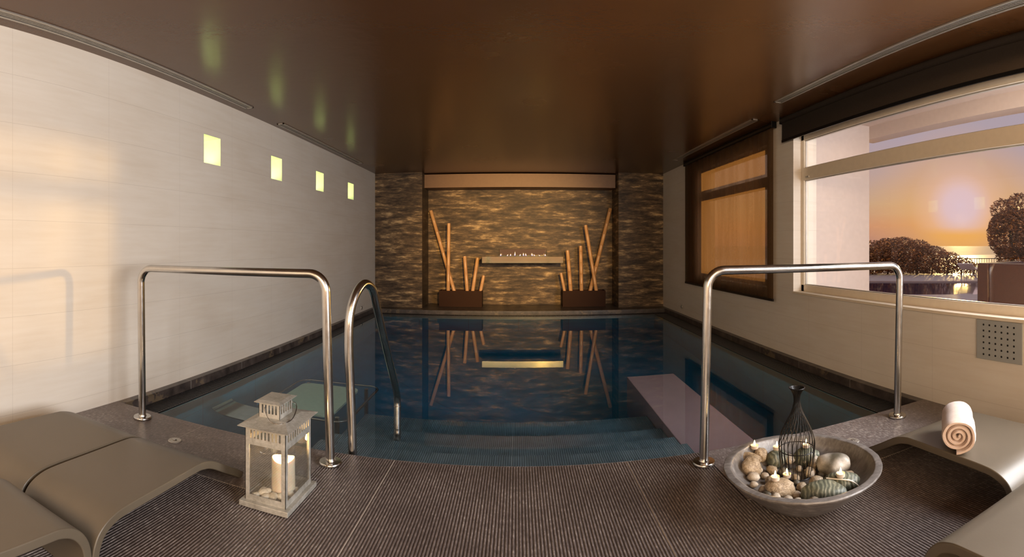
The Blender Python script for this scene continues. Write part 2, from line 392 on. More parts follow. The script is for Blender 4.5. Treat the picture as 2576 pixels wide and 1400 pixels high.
# floor: deck with moulded ribs
mb = MB(); P = .0145
def ribs(x0, x1, y0, y1):
    n = int(round((x1-x0)/P)); p = (x1-x0)/n; prof = []
    for i in range(n):
        a = x0+i*p; prof += [(a, -.0026), (a+p*.22, -.0002), (a+p*.5, 0.0), (a+p*.72, -.0026)]
    prof.append((x1, -.0026)); rows = [[mb.bm.verts.new((x, y, z)) for x, z in prof] for y in (y0, y1)]
    for i in range(len(prof)-1): mb.bm.faces.new((rows[0][i], rows[0][i+1], rows[1][i+1], rows[1][i]))
    return
ribs(-1.05, 1.05, YR, YP); ribs(XL, -1.05, YR, 2.15); ribs(1.05, XR, YR, 2.15)
for a, b in ((XL, -1.05), (1.05, XR)):
    mb.quad([(a, 2.15, 0), (b, 2.15, 0), (b, YP, 0), (a, YP, 0)])
    mb.quad([(a, 2.15, 0), (b, 2.15, 0), (b, 2.15, -.0026), (a, 2.15, -.0026)])
mb.quad([(XL, YP, 0), (XR, YP, 0), (XR, YP, -.3), (XL, YP, -.3)])
mb.quad([(XL, YR, -.3), (XR, YR, -.3), (XR, YP, -.3), (XL, YP, -.3)])
struct(mb.build('floor', M['deck'], recalc=False), 'ribbed charcoal deck in front of the pool')

# ceiling
struct(MB().box(XL-.25, XR+.3, YR-.2, YN+.2, ZC, ZC+.15).build('ceiling', M['ceil']), 'brown satin ceiling')
# walls
NICHE_Y = [(3.897, 4.18), (5.252, 5.535), (6.611, 6.90), (7.985, 8.285)]
mb = MB(); holed(mb.bm, YR, YB+.0, -1.6, ZC, [(a, b, 1.985, 2.255) for a, b in NICHE_Y], lambda u, v, t: (t, u, v), XL, XL-.32, through=False, depth=XL-.24)
wl = mb.build('wall_left', [M['tile'], M['nook']])
for p in wl.data.polygons:
    c = p.center
    if XL-.25 < c.x < XL-.001 and 1.9 < c.z < 2.3: p.material_index = 1
struct(wl, 'cream tiled wall with four small lit recesses')
W1 = (-1.6, 4.70, .70, 2.40); W2 = (5.30, 7.66, .70, 2.40)
mb = MB(); holed(mb.bm, YR, YB, -1.6, ZC, [W1, W2], lambda u, v, t: (t, u, v), XR, XR+.30)
struct(mb.build('wall_right', M['tile']), 'cream tiled wall with two wide windows')
# rear wall (behind the viewer) with glazed opening
mb = MB(); holed(mb.bm, XL-.2, XR+.2, -.3, ZC, [(-2.3, 2.3, .45, 2.45)], lambda u, v, t: (u, t, v), YR+.0, YR-.2)
struct(mb.build('wall_front', M['tile']), 'cream wall behind the viewer')
# back wall: two piers and deep central recess
mb = MB()
mb.box(XL, NX0, YB, YN+.2, -1.6, ZC); mb.box(NX1, XR, YB, YN+.2, -1.6, ZC); mb.box(NX0, NX1, YN, YN+.2, -1.6, ZC)
struct(mb.build('wall_back', M['clad']), 'bronze slate clad wall with wide central recess')
# recess floor and top box
struct(MB().box(NX0, NX1, 9.62, YN, -.2, .0).build('floor_recess', M['trim']), 'dark stone ledge inside the recess')
struct(MB().box(NX0+.005, NX1-.02, 9.83, YN, 2.335, ZC-.02).build('trim_4', M['soffit']), 'brown boxed soffit at the top of the recess')

# stone kerbs round the pool
k = MB().box(XL, -2.705, YP, YB, -.30, 0.0).build('trim_1', M['trim'], bevel=.003); struct(k, 'dark stone kerb along the left wall')
k = MB().box(2.775, XR, YP, YB, -.30, 0.0).build('trim_2', M['trim'], bevel=.003); struct(k, 'dark stone kerb along the right wall')
k = MB().box(-2.705, 2.775, 9.27, YB, -.30, 0.0).build('trim_3', M['trim'], bevel=.003); struct(k, 'dark stone kerb below the recess')

# pool basin
PX0, PX1, PY0, PY1, PZ = -2.51, 2.52, YP, 9.08, -1.45
mb = MB()
mb.quad([(PX0, PY0, PZ), (PX1, PY0, PZ), (PX1, PY1, PZ), (PX0, PY1, PZ)])
T = -.10
mb.quad([(PX0, PY0, PZ), (PX0, PY1, PZ), (PX0, PY1, T), (PX0, PY0, T)]); mb.quad([(PX1, PY1, PZ), (PX1, PY0, PZ), (PX1, PY0, T), (PX1, PY1, T)])
mb.quad([(PX0, PY1, PZ), (PX1, PY1, PZ), (PX1, PY1, T), (PX0, PY1, T)]); mb.quad([(PX1, PY0, PZ), (PX0, PY0, PZ), (PX0, PY0, T), (PX1, PY0, T)])
# overflow channel beds
mb.box(-2.71, PX0, YP, 9.27, -.30, T-.06); mb.box(PX1, 2.78, YP, 9.27, -.30, T-.06); mb.box(PX0, PX1, PY1, 9.27, -.30, T-.06)
mb.box(PX0-.03, PX0, YP, PY1, T-.06, T+.005); mb.box(PX1, PX1+.03, YP, PY1, T-.06, T+.005); mb.box(PX0-.03, PX1+.03, PY1, PY1+.03, T-.06, T+.005)
struct(mb.build('pool_basin', M['pool'], recalc=False), 'blue slate lined pool basin')
# water
wt = MB().box(PX0-.02, PX1+.02, PY0-.0, PY1+.02, PZ-.02, WZ).build('pool_water', M['water'])
wt['kind'] = 'stuff'; tag(wt, 'still dark teal pool water reflecting the far wall', 'water')

def step_mat():
    m, g = newmat('submerged ribbed step stone'); x, y, z = g.xyz(); n = g.noise(4, 5, .6)
    rib = g.m('SINE', g.m('MULTIPLY', x, 2*PI/.0145)); jt = g.joint(x, -.035, 1.283, .004)
    c = g.mix(g.m('MULTIPLY', jt, .5), g.ramp(n, [(.3, (.13, .17, .19)), (.7, (.22, .26, .28))]), (.35, .38, .38))
    princ(g, c, .5, 0, g.bump(rib, .6, .003)); return m
# submerged steps and bench
SM = step_mat()
def steps():
    for i, (ye, zt) in enumerate([(3.22, -.215), (3.50, -.37), (3.84, -.53), (4.28, -.69)]):
        struct(MB().box(-1.32, 1.12, 2.745 if i == 0 else [3.22, 3.50, 3.84, 4.28][i-1], ye, PZ, zt, .004).build('pool_step', SM), 'submerged stone step across the near end of the pool')
steps()
tag(MB().box(1.125, 1.63, YP+.002, 5.12, PZ+.01, -.37, .006).build('underwater_bench', M['bench']), 'long mauve stone bench under water at the right of the steps', 'bench')

# overflow grates
def grate(name, x0, x1, y0, y1, label, alongy=True):
    mb = MB(); zt = -.073; e = .012
    if alongy:
        mb.box(x0, x0+e, y0, y1, zt-.022, zt); mb.box(x1-e, x1, y0, y1, zt-.022, zt); n = int((y1-y0)/.028)
        for i in range(n):
            y = y0+(i+.5)*(y1-y0)/n; mb.box(x0+e, x1-e, y-.0075, y+.0075, zt-.02, zt-.001)
    else:
        mb.box(x0, x1, y0, y0+e, zt-.022, zt); mb.box(x0, x1, y1-e, y1, zt-.022, zt); n = int((x1-x0)/.028)
        for i in range(n):
            x = x0+(i+.5)*(x1-x0)/n; mb.box(x-.0075, x+.0075, y0+e, y1-e, zt-.02, zt-.001)
    o = mb.build(name, M['grate']); tag(o, label, 'drain grate', None); return o
grate('overflow_grate', -2.703, -2.515, YP+.002, 9.08, 'black slatted overflow grate along the left side of the pool')
grate('overflow_grate', 2.525, 2.773, YP+.002, 9.08, 'black slatted overflow grate along the right side of the pool')
grate('overflow_grate', -2.703, 2.773, 9.085, 9.268, 'black slatted overflow grate across the far end of the pool', False)

# ------------------------------------------------------------------ windows
def window(name, y0, y1, ytrans_gap, label):
    """frame set in the wall opening; glass in two tiers"""
    z0, z1 = .70, 2.40; x0, x1 = 2.95, 3.01
    root = empty(name, (0, 0, 0)); struct(root, label)
    f = MB(); w_ = .05
    f.box(x0, x1, y0, y1, z0, z0+.075, .004); f.box(x0, x1, y0, y1, z1-.06, z1, .004)
    for ym in (y0, y1-.055): f.box(x0, x1, ym, ym+.055, z0, z1, .004)
    for ym in ytrans_gap: f.box(x0, x1, ym-.04, ym+.04, z0, z1, .004)
    f.box(x0-.008, x1, y0+.02, y1-.02, 1.905, 2.04, .004)
    f.build('window_frame', M['frame'], root)
    s = MB().box(XR-.012, x0, y0-.0, y1+.0, z0-.02, z0+.005, .004); s.build('window_sill', M['frame'], root)
    ed = [y0+.055]+[v for ym in ytrans_gap for v in (ym-.04, ym+.04)]+[y1-.055]
    for i in range(0, len(ed), 2):
        for a, b in ((z0+.075, 1.905), (2.04, z1-.06)):
            MB().box(2.975, 2.981, ed[i], ed[i+1], a, b).build('window_pane', M['glass'], root)
            r = MB(); t = .008
            r.box(2.966, 2.99, ed[i], ed[i+1], a, a+t); r.box(2.966, 2.99, ed[i], ed[i+1], b-t, b); r.box(2.966, 2.99, ed[i], ed[i]+t, a, b); r.box(2.966, 2.99, ed[i+1]-t, ed[i+1], a, b)
            r.build('gasket', M['alu'], root)
    for a in (y1-.13,):
        MB().box(x0-.02, x0, a-.05, a+.02, 1.925, 1.945, .003).build('window_latch', M['alu'], root)
    return root
window('window_1', W1[0], W1[1], [.9], 'long cream framed window with a sunset sea view')
window('window_2', W2[0], W2[1], [], 'window behind the lowered sheer blind')
# blinds
def blind(name, y0, y1, zb, mat, label):
    root = empty(name, (2.80, (y0+y1)/2, zb)); tag(root, label, 'roller blind'); c = Vector(root.location)
    b = MB(); n = 24
    for i in range(n):
        for (za, zc_) in ((zb+.02-c.z, 2.56-c.z),):
            ya = y0+(y1-y0)*i/n-c.y; yb = y0+(y1-y0)*(i+1)/n-c.y
            b.bm.faces.new([b.bm.verts.new(p) for p in ((0, ya, za), (0, yb, za), (0, yb, zc_), (0, ya, zc_))])
    bmesh.ops.remove_doubles(b.bm, verts=b.bm.verts, dist=1e-5)
    o = b.build('fabric', mat, root); md = o.modifiers.new('s', 'SOLIDIFY'); md.thickness = .0008
    MB().box(-.008, .008, y0-c.y, y1-c.y, 0, .03, .004).build('bottom_bar', M['black'], root)
    MB().tube([(0, y0-c.y, 2.578-c.z), (0, y1-c.y, 2.578-c.z)], .030, 20).build('roller_tube', mat if zb > 2 else M['black'], root, True)
    for yy in (y0-.012, y1+.004):
        MB().box(-.03, .035, yy-c.y, yy+.008-c.y, 2.54-c.z, ZC-c.z, .002).build('bracket', M['black'], root)
    return root
blind('roller_blind', -1.0, 4.862, 2.335, M['blind_dark'], 'dark roller blind rolled up above the long sunset window')
blind('roller_blind', 5.06, 8.14, .56, M['blind'], 'sheer dark roller blind lowered over the far window')

# ceiling diffusers
def diffuser(x, y0, y1, label):
    root = empty('slot_diffuser', (x, (y0+y1)/2, ZC)); tag(root, label, 'air vent', 'linear ceiling vents'); h = (y1-y0)/2; w_ = .044
    f = MB(); t = .016
    f.box(-w_, -w_+t, -h, h, -.008, 0); f.box(w_-t, w_, -h, h, -.008, 0); f.box(-w_, w_, -h, -h+t, -.008, 0); f.box(-w_, w_, h-t, h, -.008, 0)
    f.build('vent_frame', M['alu'], root)
    MB().box(-w_+t, w_-t, -h+t, h-t, -.0015, 0).build('vent_slot', M['hole'], root)
    for k in (-1, 0, 1):
        MB().box(k*.015-.0035, k*.015+.0035, -h+t, h-t, -.0055, -.0015).build('vent_blade', M['alu'], root)
diffuser(-2.625, -1.5, 4.50, 'long slim aluminium ceiling vent at left, nearest the viewer')
diffuser(-2.655, 5.25, 8.30, 'slim aluminium ceiling vent at left, above the far recesses')
diffuser(2.46, -1.5, 4.36, 'long slim aluminium ceiling vent beside the rolled-up blind')
diffuser(2.575, 5.07, 7.98, 'slim aluminium ceiling vent above the sheer lowered blind')

# uplights in the four recesses
for i, (a, b) in enumerate(NICHE_Y):
    l = bpy.data.lights.new('uplight', 'AREA'); l.shape = 'DISK'; l.size = .05; l.energy = .75; l.color = (.86, 1.0, .46)
    lo = bpy.data.objects.new('uplight', l); COL.objects.link(lo); lo.location = (XL-.13, a+.16, 2.0); lo.rotation_euler = (PI, 0, 0)

# ------------------------------------------------------------------ handrails
def handrail(x0, x1, xt0, xt1, zt, label):
    y = 2.60; root = empty('handrail', ((x0+x1)/2, y, 0)); tag(root, label, 'handrail', 'handrails at the pool edge'); cx = (x0+x1)/2
    MB().tube(fillet([(x0-cx, 0, .006), (xt0-cx, 0, zt), (xt1-cx, 0, zt), (x1-cx, 0, .006)], .10, 10), .0255, 24).build('rail', M['steel'], root, True)
    for x in (x0, x1):
        MB().lathe([(0, 0), (.062, 0), (.064, .003), (.064, .012), (.060, .017), (.030, .019), (.028, .026), (0, .026)], 36, (x-cx, 0, 0)).build('base_flange', M['steel'], root, True)
handrail(-2.376, -1.006, -2.39, -1.035, 1.043, 'arched stainless handrail beside the lantern, left of the steps')
handrail(1.003, 2.423, 1.028, 2.45, 1.062, 'arched stainless handrail behind the stone bowl, right of the steps')
# ladder rail (single hooped grab rail)
pts = catmull([(-.945, 2.80, -.35), (-.945, 2.80, 0), (-.957, 2.80, .35), (-.968, 2.80, .62), (-.965, 2.815, .80), (-.945, 2.87, .915), (-.925, 2.97, .965), (-.905, 3.07, .925), (-.90, 3.15, .81), (-.893, 3.27, .62), (-.888, 3.45, .37), (-.885, 3.62, .145), (-.886, 3.665, .06), (-.887, 3.67, -.03), (-.888, 3.67, -.30), (-.888, 3.67, -.80)], 6)
lr = MB().tube(pts, .0265, 24).build('grab_rail', M['steel'], None, True); tag(lr, 'hooped stainless grab rail dipping into the water', 'grab rail')
cl = MB().tube([(-.8865, 3.668, .0), (-.887, 3.669, .006)], .0285, 24).build('rail_collar', M['steel'], lr, True)

# deck fittings and wall buttons
def disc(loc, label, kind, axis='z', r=.042):
    root = empty(kind, loc); tag(root, label, 'fitting')
    if axis == 'x+': root.rotation_euler = (0, PI/2, 0)
    if axis == 'x-': root.rotation_euler = (0, -PI/2, 0)
    MB().lathe([(0, 0), (r, 0), (r, .003), (r*.94, .0055), (r*.38, .0055), (r*.36, .004), (0, .004)], 36).build('plate', M['alu'], root, True)
    MB().lathe([(0, .004), (r*.28, .004), (r*.28, .009), (r*.2, .011), (0, .011)], 24).build('button', M['steel'], root, True)
    for s in (-1, 1): MB().lathe([(r*.09, .0055), (r*.09, .0065), (0, .0065)], 10, (s*r*.65, 0, 0)).build('screw', M['steel'], root)
disc((-1.949, 2.428, 0), 'round metal deck button between the left lounger and the handrail', 'deck_button')
disc((1.91, 2.451, 0), 'round metal deck button between the stone bowl and the right handrail', 'deck_button')
disc((XL, 8.747, .07), 'small pale disc low on the left tiled wall at the far end', 'wall_button', 'x+', .035)
disc((XR, 8.467, .12), 'small pale disc low on the right wall under the sheer blind', 'wall_button', 'x-', .035)

# perforated grey panel
root = empty('wall_panel', (XR, 2.03, .54)); tag(root, 'grey metal wall panel with rows of small round holes under the window', 'panel')
MB().box(-.012, 0, -.195, .190, -.138, .137, .002).build('panel_plate', M['panel'], root)
mb = MB()
for i in range(6):
    for j in range(6):
        mb.lathe([(0, 0), (.0072, 0), (.0072, .0012), (0, .0012)], 12, M=Matrix.Translation((-.0121, .128-i*.0515, .104-j*.0415)) @ Matrix.Rotation(-PI/2, 4, 'Y'))
mb.build('perforations', M['hole'], root)

# ------------------------------------------------------------------ fireplace shelf
root = empty('wall_fireplace', (.10, YN, .86)); tag(root, 'polished steel wall-hung fire shelf with small flames and mirror back', 'fireplace')
MB().box(-.78, .785, -.60, 0, 0, .128, .004).build('fire_shelf', plain('mirror polished steel', (.68, .62, .36), .07, 1.0, var=.05, scale=3), root)
MB().box(-.46, .49, -.045, -.03, .128, .265, .002).build('mirror_back', plain('mirror splashback', (.40, .36, .22), .03, 1.0, var=.04, scale=2), root)
mb = MB(); holed(mb.bm, -.48, .50, -.38, -.24, [(-.44, .46, -.33, -.29)], lambda u, v, t: (u, v, t), .136, .1285); mb.build('burner_tray', M['black'], root)
fm = flame_mat('gas flame', (.25, .18, 1.0), (1.0, .62, .50), (1.0, .72, .35), 2.2, 1)
for x, h, lx in [(-.43, .045, 0), (-.30, .03, .02), (-.235, .04, 0), (-.15, .085, .01), (-.05, .035, .03), (.02, .06, 0), (.07, .05, -.012), (.19, .055, .005), (.24, .03, -.02), (.34, .02, -.015), (.45, .04, 0)]:
    MB().lathe([(0, 0), (.008, h*.15), (.010, h*.3), (.006, h*.6), (.0025, h*.85), (0, h)], 10, (0, 0, 0), Matrix.Translation((x, -.31, .134)) @ Matrix.Shear('XY', 4, (lx/h*.5, 0))).build('flame', fm, root, True)

# ------------------------------------------------------------------ planters and bamboo
def planter(x0, x1, label):
    root = empty('planter_box', ((x0+x1)/2, 10.0, 0)); tag(root, label, 'planter', 'bamboo planters'); h = (x1-x0)/2
    mb = MB(); holed(mb.bm, -h, h, -.15, .15, [(-h+.012, h-.012, -.138, .138)], lambda u, v, t: (u, v, t), .312, .0, through=False, depth=.20)
    mb.build('box', M['planter'], root)
planter(-1.535, -.69, 'brown lacquered planter box left of the fire shelf'); planter(.885, 1.735, 'brown lacquered planter box right of the fire shelf')
def bamboo(x0, z0, x1, z1, yb, yt, r, label):
    a = Vector((x0, yb, z0)); b = Vector((x1, yt, z1)); d = (a-b); base = a+d.normalized()*((z0-.205)/max(.2, (b-a).normalized().z)); L = (b-base).length
    root = empty('bamboo_pole', base); tag(root, label, 'bamboo pole', 'bamboo poles in planters')
    root.rotation_mode = 'QUATERNION'; root.rotation_quaternion = (b-base).to_track_quat('Z', 'Y')
    prof = []; z = 0.0; k = 0; rr = random.Random(int(x1*1000)); step = .20+rr.random()*.1
    prof.append((0, 0)); prof.append((r, 0)); nodes = []
    z = step
    while z < L-.04:
        prof += [(r*.985, z-.012), (r*1.05, z-.004), (r*1.0, z), (r*1.05, z+.004), (r*.985, z+.012)]; nodes.append(z); z += step*(.9+.3*rr.random())
    prof += [(r, L), (r*.78, L), (r*.76, L-.05), (0, L-.05)]
    MB().lathe(prof, 20).build('culm', M['bamboo'], root, True)
    for q in nodes:
        MB().lathe([(r*1.0, -.0015), (r*1.03, -.001), (r*1.03, .001), (r*1.0, .0015)], 20, (0, 0, q), closed=True).build('node_ring', M['soil'], root, True)
M['soil'] = plain('dark bamboo node', (.20, .09, .035), .6)
side = ['left planter', 'right planter']
for x0, z0, x1, z1, yb, yt, r, lb in [
    (-1.256, .292, -1.765, 1.91, 10.02, 10.22, .037, 'tallest bamboo pole of the left planter, leaning left'),
    (-1.368, .291, -1.36, 1.64, 9.95, 9.98, .036, 'upright tall bamboo pole at the left of the left planter'),
    (-.994, .295, -1.05, .985, 10.0, 10.05, .036, 'short near-upright bamboo pole in the middle of the left planter'),
    (-.884, .296, -.79, .953, 9.98, 10.05, .036, 'short bamboo pole of the left planter leaning right'),
    (-.726, .305, -.668, .604, 9.98, 10.02, .034, 'shortest bamboo pole of the left planter, at its right end'),
    (.931, .303, .862, .655, 9.97, 10.0, .030, 'shortest bamboo pole of the right planter, at its left end'),
    (1.058, .302, .998, 1.10, 10.0, 10.06, .039, 'second bamboo pole from the left in the right planter'),
    (1.272, .30, 1.262, 1.192, 10.0, 10.06, .038, 'upright bamboo pole in the middle of the right planter'),
    (1.56, .304, 1.356, 1.604, 9.93, 10.02, .036, 'tall bamboo pole of the right planter leaning left across another'),
    (1.455, .298, 1.90, 1.958, 10.04, 10.23, .039, 'tallest bamboo pole of the right planter, leaning right')]:
    bamboo(x0, z0, x1, z1, yb, yt, r, lb)

# ------------------------------------------------------------------ loungers
def offset2(pl, d):
    out = []
    for i in range(len(pl)):
        a = Vector(pl[max(i-1, 0)]); b = Vector(pl[min(i+1, len(pl)-1)]); t = (b-a).normalized(); out.append((pl[i][0]+t.y*d, pl[i][1]-t.x*d))
    return out
def cat2(pts, n=8): return [(p.x, p.y) for p in catmull([(a, b, 0) for a, b in pts], n)]
FOOT = cat2([(2.27, .018), (2.21, .055), (2.10, .115), (2.0, .170), (1.92, .196), (1.84, .203), (1.6, .203), (1.42, .200), (1.33, .188), (1.265, .155), (1.232, .105), (1.220, .05), (1.218, .0)])
HEAD = cat2([(1.188, 0), (1.186, .07), (1.172, .125), (1.135, .168), (1.085, .190), (1.02, .196), (.8, .198), (.5, .20), (.2, .198), (.10, .186), (.05, .15), (.03, .09), (.028, 0)])
def lounger(prof, x0, x1, label, name='lounger_shell', th=.036):
    cx, cy = (x0+x1)/2, 1.2
    pr = [(a-cy, b) for a, b in prof]; inn = offset2(pr, -th if prof is FOOT else th)
    # keep the underside above ground
    inn = [(a, max(b, 0.0)) for a, b in inn]
    o = MB(); o.extrude_profile(pr, inn, x0-cx, x1-cx)
    ob = o.build(name, M['shell'], None, True, bevel=.006); ob.location = (cx, cy, 0); tag(ob, label, 'lounger', 'moulded loungers')
    return ob
lounger(FOOT, -1.825, -1.36, 'olive grey moulded lounger section beside the lantern')
lounger(FOOT, -2.40, -1.845, 'olive grey moulded lounger section against the left tiled wall')
lounger(HEAD, -1.83, -1.36, 'olive grey rounded lounger section in the bottom left corner')
lounger(FOOT, 1.835, 2.39, 'olive grey moulded lounger section carrying the rolled towel')
lounger(HEAD, 1.25, 1.83, 'olive grey rounded lounger section in the bottom right corner')

# ------------------------------------------------------------------ rolled towel
def towel():
    ax = Vector((.27, .24, 0)); L = .34; root = empty('rolled_towel', (1.965, 1.665, .2045), math.atan2(.24, .27))
    tag(root, 'cream towel rolled up on the right-hand lounger', 'towel')
    mb = MB(); turns = 3.4; n = 110; R = .092; zc = R*.93; seg = 20
    rad = lambda a: .014+(R-.014)*(a/(turns*2*PI)); pitch = (R-.014)/turns
    grid_o, grid_i = [], []
    for k in range(seg+1):
        u = k/seg; x = (u-.5)*L; e = min(u, 1-u)*L; rnd = .006*(1-min(e/.012, 1))**2
        ro, ri = [], []
        for i in range(n+1):
            a = turns*2*PI*i/n; r = rad(a); th = pitch*.93
            last = max(0, (i/n-.7)/.3); wob = mnoise.noise(Vector((x*9, math.cos(a)*1.6, math.sin(a)*1.6+i*.01)))*.010*last+mnoise.noise(Vector((x*30, math.cos(a)*4, math.sin(a)*4)))*.0035*last
            xs = x*(1-.03*(1-i/n)) + (mnoise.noise(Vector((i*.09, u*3, 2)))*.006 if e < .03 else 0)
            A = a+PI*.72
            for (lst, rr) in ((ro, r+wob-rnd), (ri, max(.003, r-th+rnd+wob*.5))):
                yy = rr*math.cos(A)*1.03; z = rr*math.sin(A)*.93
                lst.append(mb.bm.verts.new((xs, yy, max(z+zc, .002))))
        grid_o.append(ro); grid_i.append(ri)
    f = mb.bm.faces.new
    for k in range(seg):
        for i in range(n):
            f((grid_o[k][i], grid_o[k][i+1], grid_o[k+1][i+1], grid_o[k+1][i])); f((grid_i[k][i+1], grid_i[k][i], grid_i[k+1][i], grid_i[k+1][i+1]))
        for i in (0, n): f((grid_o[k][i], grid_o[k+1][i], grid_i[k+1][i], grid_i[k][i]))
    for k in (0, seg):
        for i in range(n): f((grid_o[k][i+1], grid_o[k][i], grid_i[k][i], grid_i[k][i+1]))
    mb.build('towel_cloth', M['towel'], root, True)
towel()

# ------------------------------------------------------------------ lantern
def flame(parent, loc, h=.028, st=14, power=.5, name='candle_flame'):
    fm = FL
    o = MB().lathe([(0, 0), (h*.14, h*.12), (h*.19, h*.28), (h*.15, h*.5), (h*.07, h*.78), (0, h)], 14).build(name, fm, parent, True); o.location = loc
    return o
FL = flame_mat('candle flame', (1, .42, .10), (1, .66, .27), (1, .60, .20), 60, 1)
LC = (-1.098, 2.160)
def lantern():
    root = empty('candle_lantern', (LC[0], LC[1], 0)); tag(root, 'weathered tin lantern with glass sides standing beside the left lounger', 'lantern')
    g_ = M['galv']; bx, by = .125, .165; hx, hy = .104, .142
    b = MB(); b.box(-bx, bx, -by, by, .004, .028, .002); b.build('base_plate', g_, root)
    for sx in (-1, 1):
        for sy in (-1, 1):
            MB().box(sx*(hx-.0085)-.006, sx*(hx-.0085)+.006, sy*(hy-.0085)-.006, sy*(hy-.0085)+.006, .028, .372, .001).build('corner_post', g_, root)
            MB().box(sx*(bx-.02)-.01, sx*(bx-.02)+.01, sy*(by-.02)-.01, sy*(by-.02)+.01, 0, .006).build('foot', g_, root)
    # side frames with slotted header
    def side(w, f3, nslot, mirror):
        mb = MB(); z0, z1 = .028, .372; holes = [(-w+.022, w-.022, .055, .285)]
        sw = (2*w-.05)/(nslot*2-1)
        for i in range(nslot): holes.append((-w+.025+i*2*sw, -w+.025+i*2*sw+sw, .315, .352))
        # stack panels so that hole columns do not cut one another
        holed(mb.bm, -w, w, z0, .300, [holes[0]], f3, 0, .0025); holed(mb.bm, -w, w, .300, z1, holes[1:], f3, 0, .0025)
        mb.build('side_frame', g_, root)
        p = MB(); a = holes[0]
        p.bm.faces.new([p.bm.verts.new(f3(u, v, .0045)) for u, v in ((a[0]-.006, a[2]-.006), (a[1]+.006, a[2]-.006), (a[1]+.006, a[3]+.006), (a[0]-.006, a[3]+.006))])
        o = p.build('glass_pane', M['glasspane'], root); md = o.modifiers.new('s', 'SOLIDIFY'); md.thickness = .002
    side(hx, lambda u, v, t: (u, -hy+t, v), 9, 1); side(hx, lambda u, v, t: (u, hy-t, v), 9, 1)
    side(hy, lambda u, v, t: (-hx+t, u, v), 10, 1); side(hy, lambda u, v, t: (hx-t, u, v), 10, 1)
    # sloping roof
    def frustum(a0, b0, z0, a1, b1, z1, name, th=.003):
        mb = MB(); v = [mb.bm.verts.new(p) for p in ((-a0, -b0, z0), (a0, -b0, z0), (a0, b0, z0), (-a0, b0, z0), (-a1, -b1, z1), (a1, -b1, z1), (a1, b1, z1), (-a1, b1, z1))]
        for q in ((0, 1, 5, 4), (1, 2, 6, 5), (2, 3, 7, 6), (3, 0, 4, 7)): mb.bm.faces.new([v[i] for i in q])
        mb.bm.faces.new([v[i] for i in (4, 5, 6, 7)]) if a1 > 0 else None
        o = mb.build(name, g_, root); md = o.modifiers.new('s', 'SOLIDIFY'); md.thickness = th; md.offset = -1
    frustum(.130, .172, .372, .075, .085, .392, 'roof')
    cx, cy = .055, .068
    def cs(w, f3, name):
        mb = MB(); sw = (2*w-.03)/9; holed(mb.bm, -w, w, .388, .466, [(-w+.015+i*2*sw, -w+.015+i*2*sw+sw, .412, .452) for i in range(5)], f3, 0, .002); mb.build(name, g_, root)
    cs(cx, lambda u, v, t: (u, -cy+t, v), 'chimney_side'); cs(cx, lambda u, v, t: (u, cy-t, v), 'chimney_side'); cs(cy, lambda u, v, t: (-cx+t, u, v), 'chimney_side'); cs(cy, lambda u, v, t: (cx-t, u, v), 'chimney_side')
    frustum(.070, .090, .466, .050, .068, .473, 'chimney_cap')
    for c in root.children:
        if c.name.startswith('chimney'): c.location.x = -.018
    # wire handle dropped forward
    hp = [(0+(-.056)+.0, 0, 0)]
    pts = []
    for k in range(25):
        t = PI*k/24; pts.append((-.058+.116*k/24, -.0-math.sin(t)*.085-.0, .448-math.sin(t)*.035))
    M2 = Matrix.Rotation(math.radians(0), 4, 'Z')
    pts = [(.10*math.sin(PI*k/24)+.0, -.072+.144*k/24, .452-math.sin(PI*k/24)*.022) for k in range(25)]
    pts = [(x+.0, y, z) for x, y, z in pts]
    # swing the bail towards the near corner
    pts = catmull([(-.043, -.068, .440), (-.028, -.083, .418), (.017, -.116, .394), (.060, -.103, .388), (.088, -.05, .395), (.080, .02, .418), (.060, .06, .435), (.037, .066, .440)], 6)
    MB().tube(pts, .0022, 8).build('wire_handle', M['steel'], root, True)
    return root
lantern()
def pillar_candle():
    root = empty('pillar_candle', (LC[0]+.02, LC[1]+.005, .028)); tag(root, 'lit ivory pillar candle inside the tin lantern', 'candle')
    mb = MB(); mb.lathe([(0, 0), (.056, 0), (.057, .004), (.055, .13), (.056, .152), (.053, .158), (.044, .150), (.02, .142), (0, .140)], 40)
    for v in mb.bm.verts:
        if v.co.z > .12: v.co.z += .006*math.sin(math.atan2(v.co.y, v.co.x)*2+1)*(v.co.xy.length/.046)
    mb.build('wax', M['wax'], root, True)
    MB().tube([(0, 0, .138), (.001, 0, .150), (.003, 0, .158)], .0012, 8).build('wick', M['black'], root)
    flame(root, (.003, 0, .150), .038, 16, 1.6)
    [c for c in root.children if c.name.startswith('candle_flame')][0].data.materials[0] = flame_mat('lantern candle flame', (1, .42, .10), (1, .66, .30), (1, .60, .22), 420, 1)
pillar_candle()
M['pebble'] = plain('white quartz pebble', (.78, .73, .64), .5, var=.1, scale=30, bump=.2)
def rock(name, loc, dims, mat, seed, rz=0, rough=.25, sub=3, label='', cat='stone', group=None, tilt=(0, 0)):
    bm = bmesh.new(); bmesh.ops.create_icosphere(bm, subdivisions=sub, radius=1.0)
    for v in bm.verts:
        p = v.co.copy(); n1 = mnoise.noise(p*1.1+Vector((seed*3.1, seed, 0))); n2 = mnoise.noise(p*2.7+Vector((seed, 7, seed*2)))
        v.co = p*(1+rough*n1+rough*.35*n2)
    for v in bm.verts: v.co = Vector((v.co.x*dims[0], v.co.y*dims[1], v.co.z*dims[2]))
    me = bpy.data.meshes.new(name); bm.to_mesh(me); bm.free(); o = link(name, me, mat, None, True); o.location = loc; o.rotation_euler = (tilt[0], tilt[1], rz)
    if label: tag(o, label, cat, group)
    return o
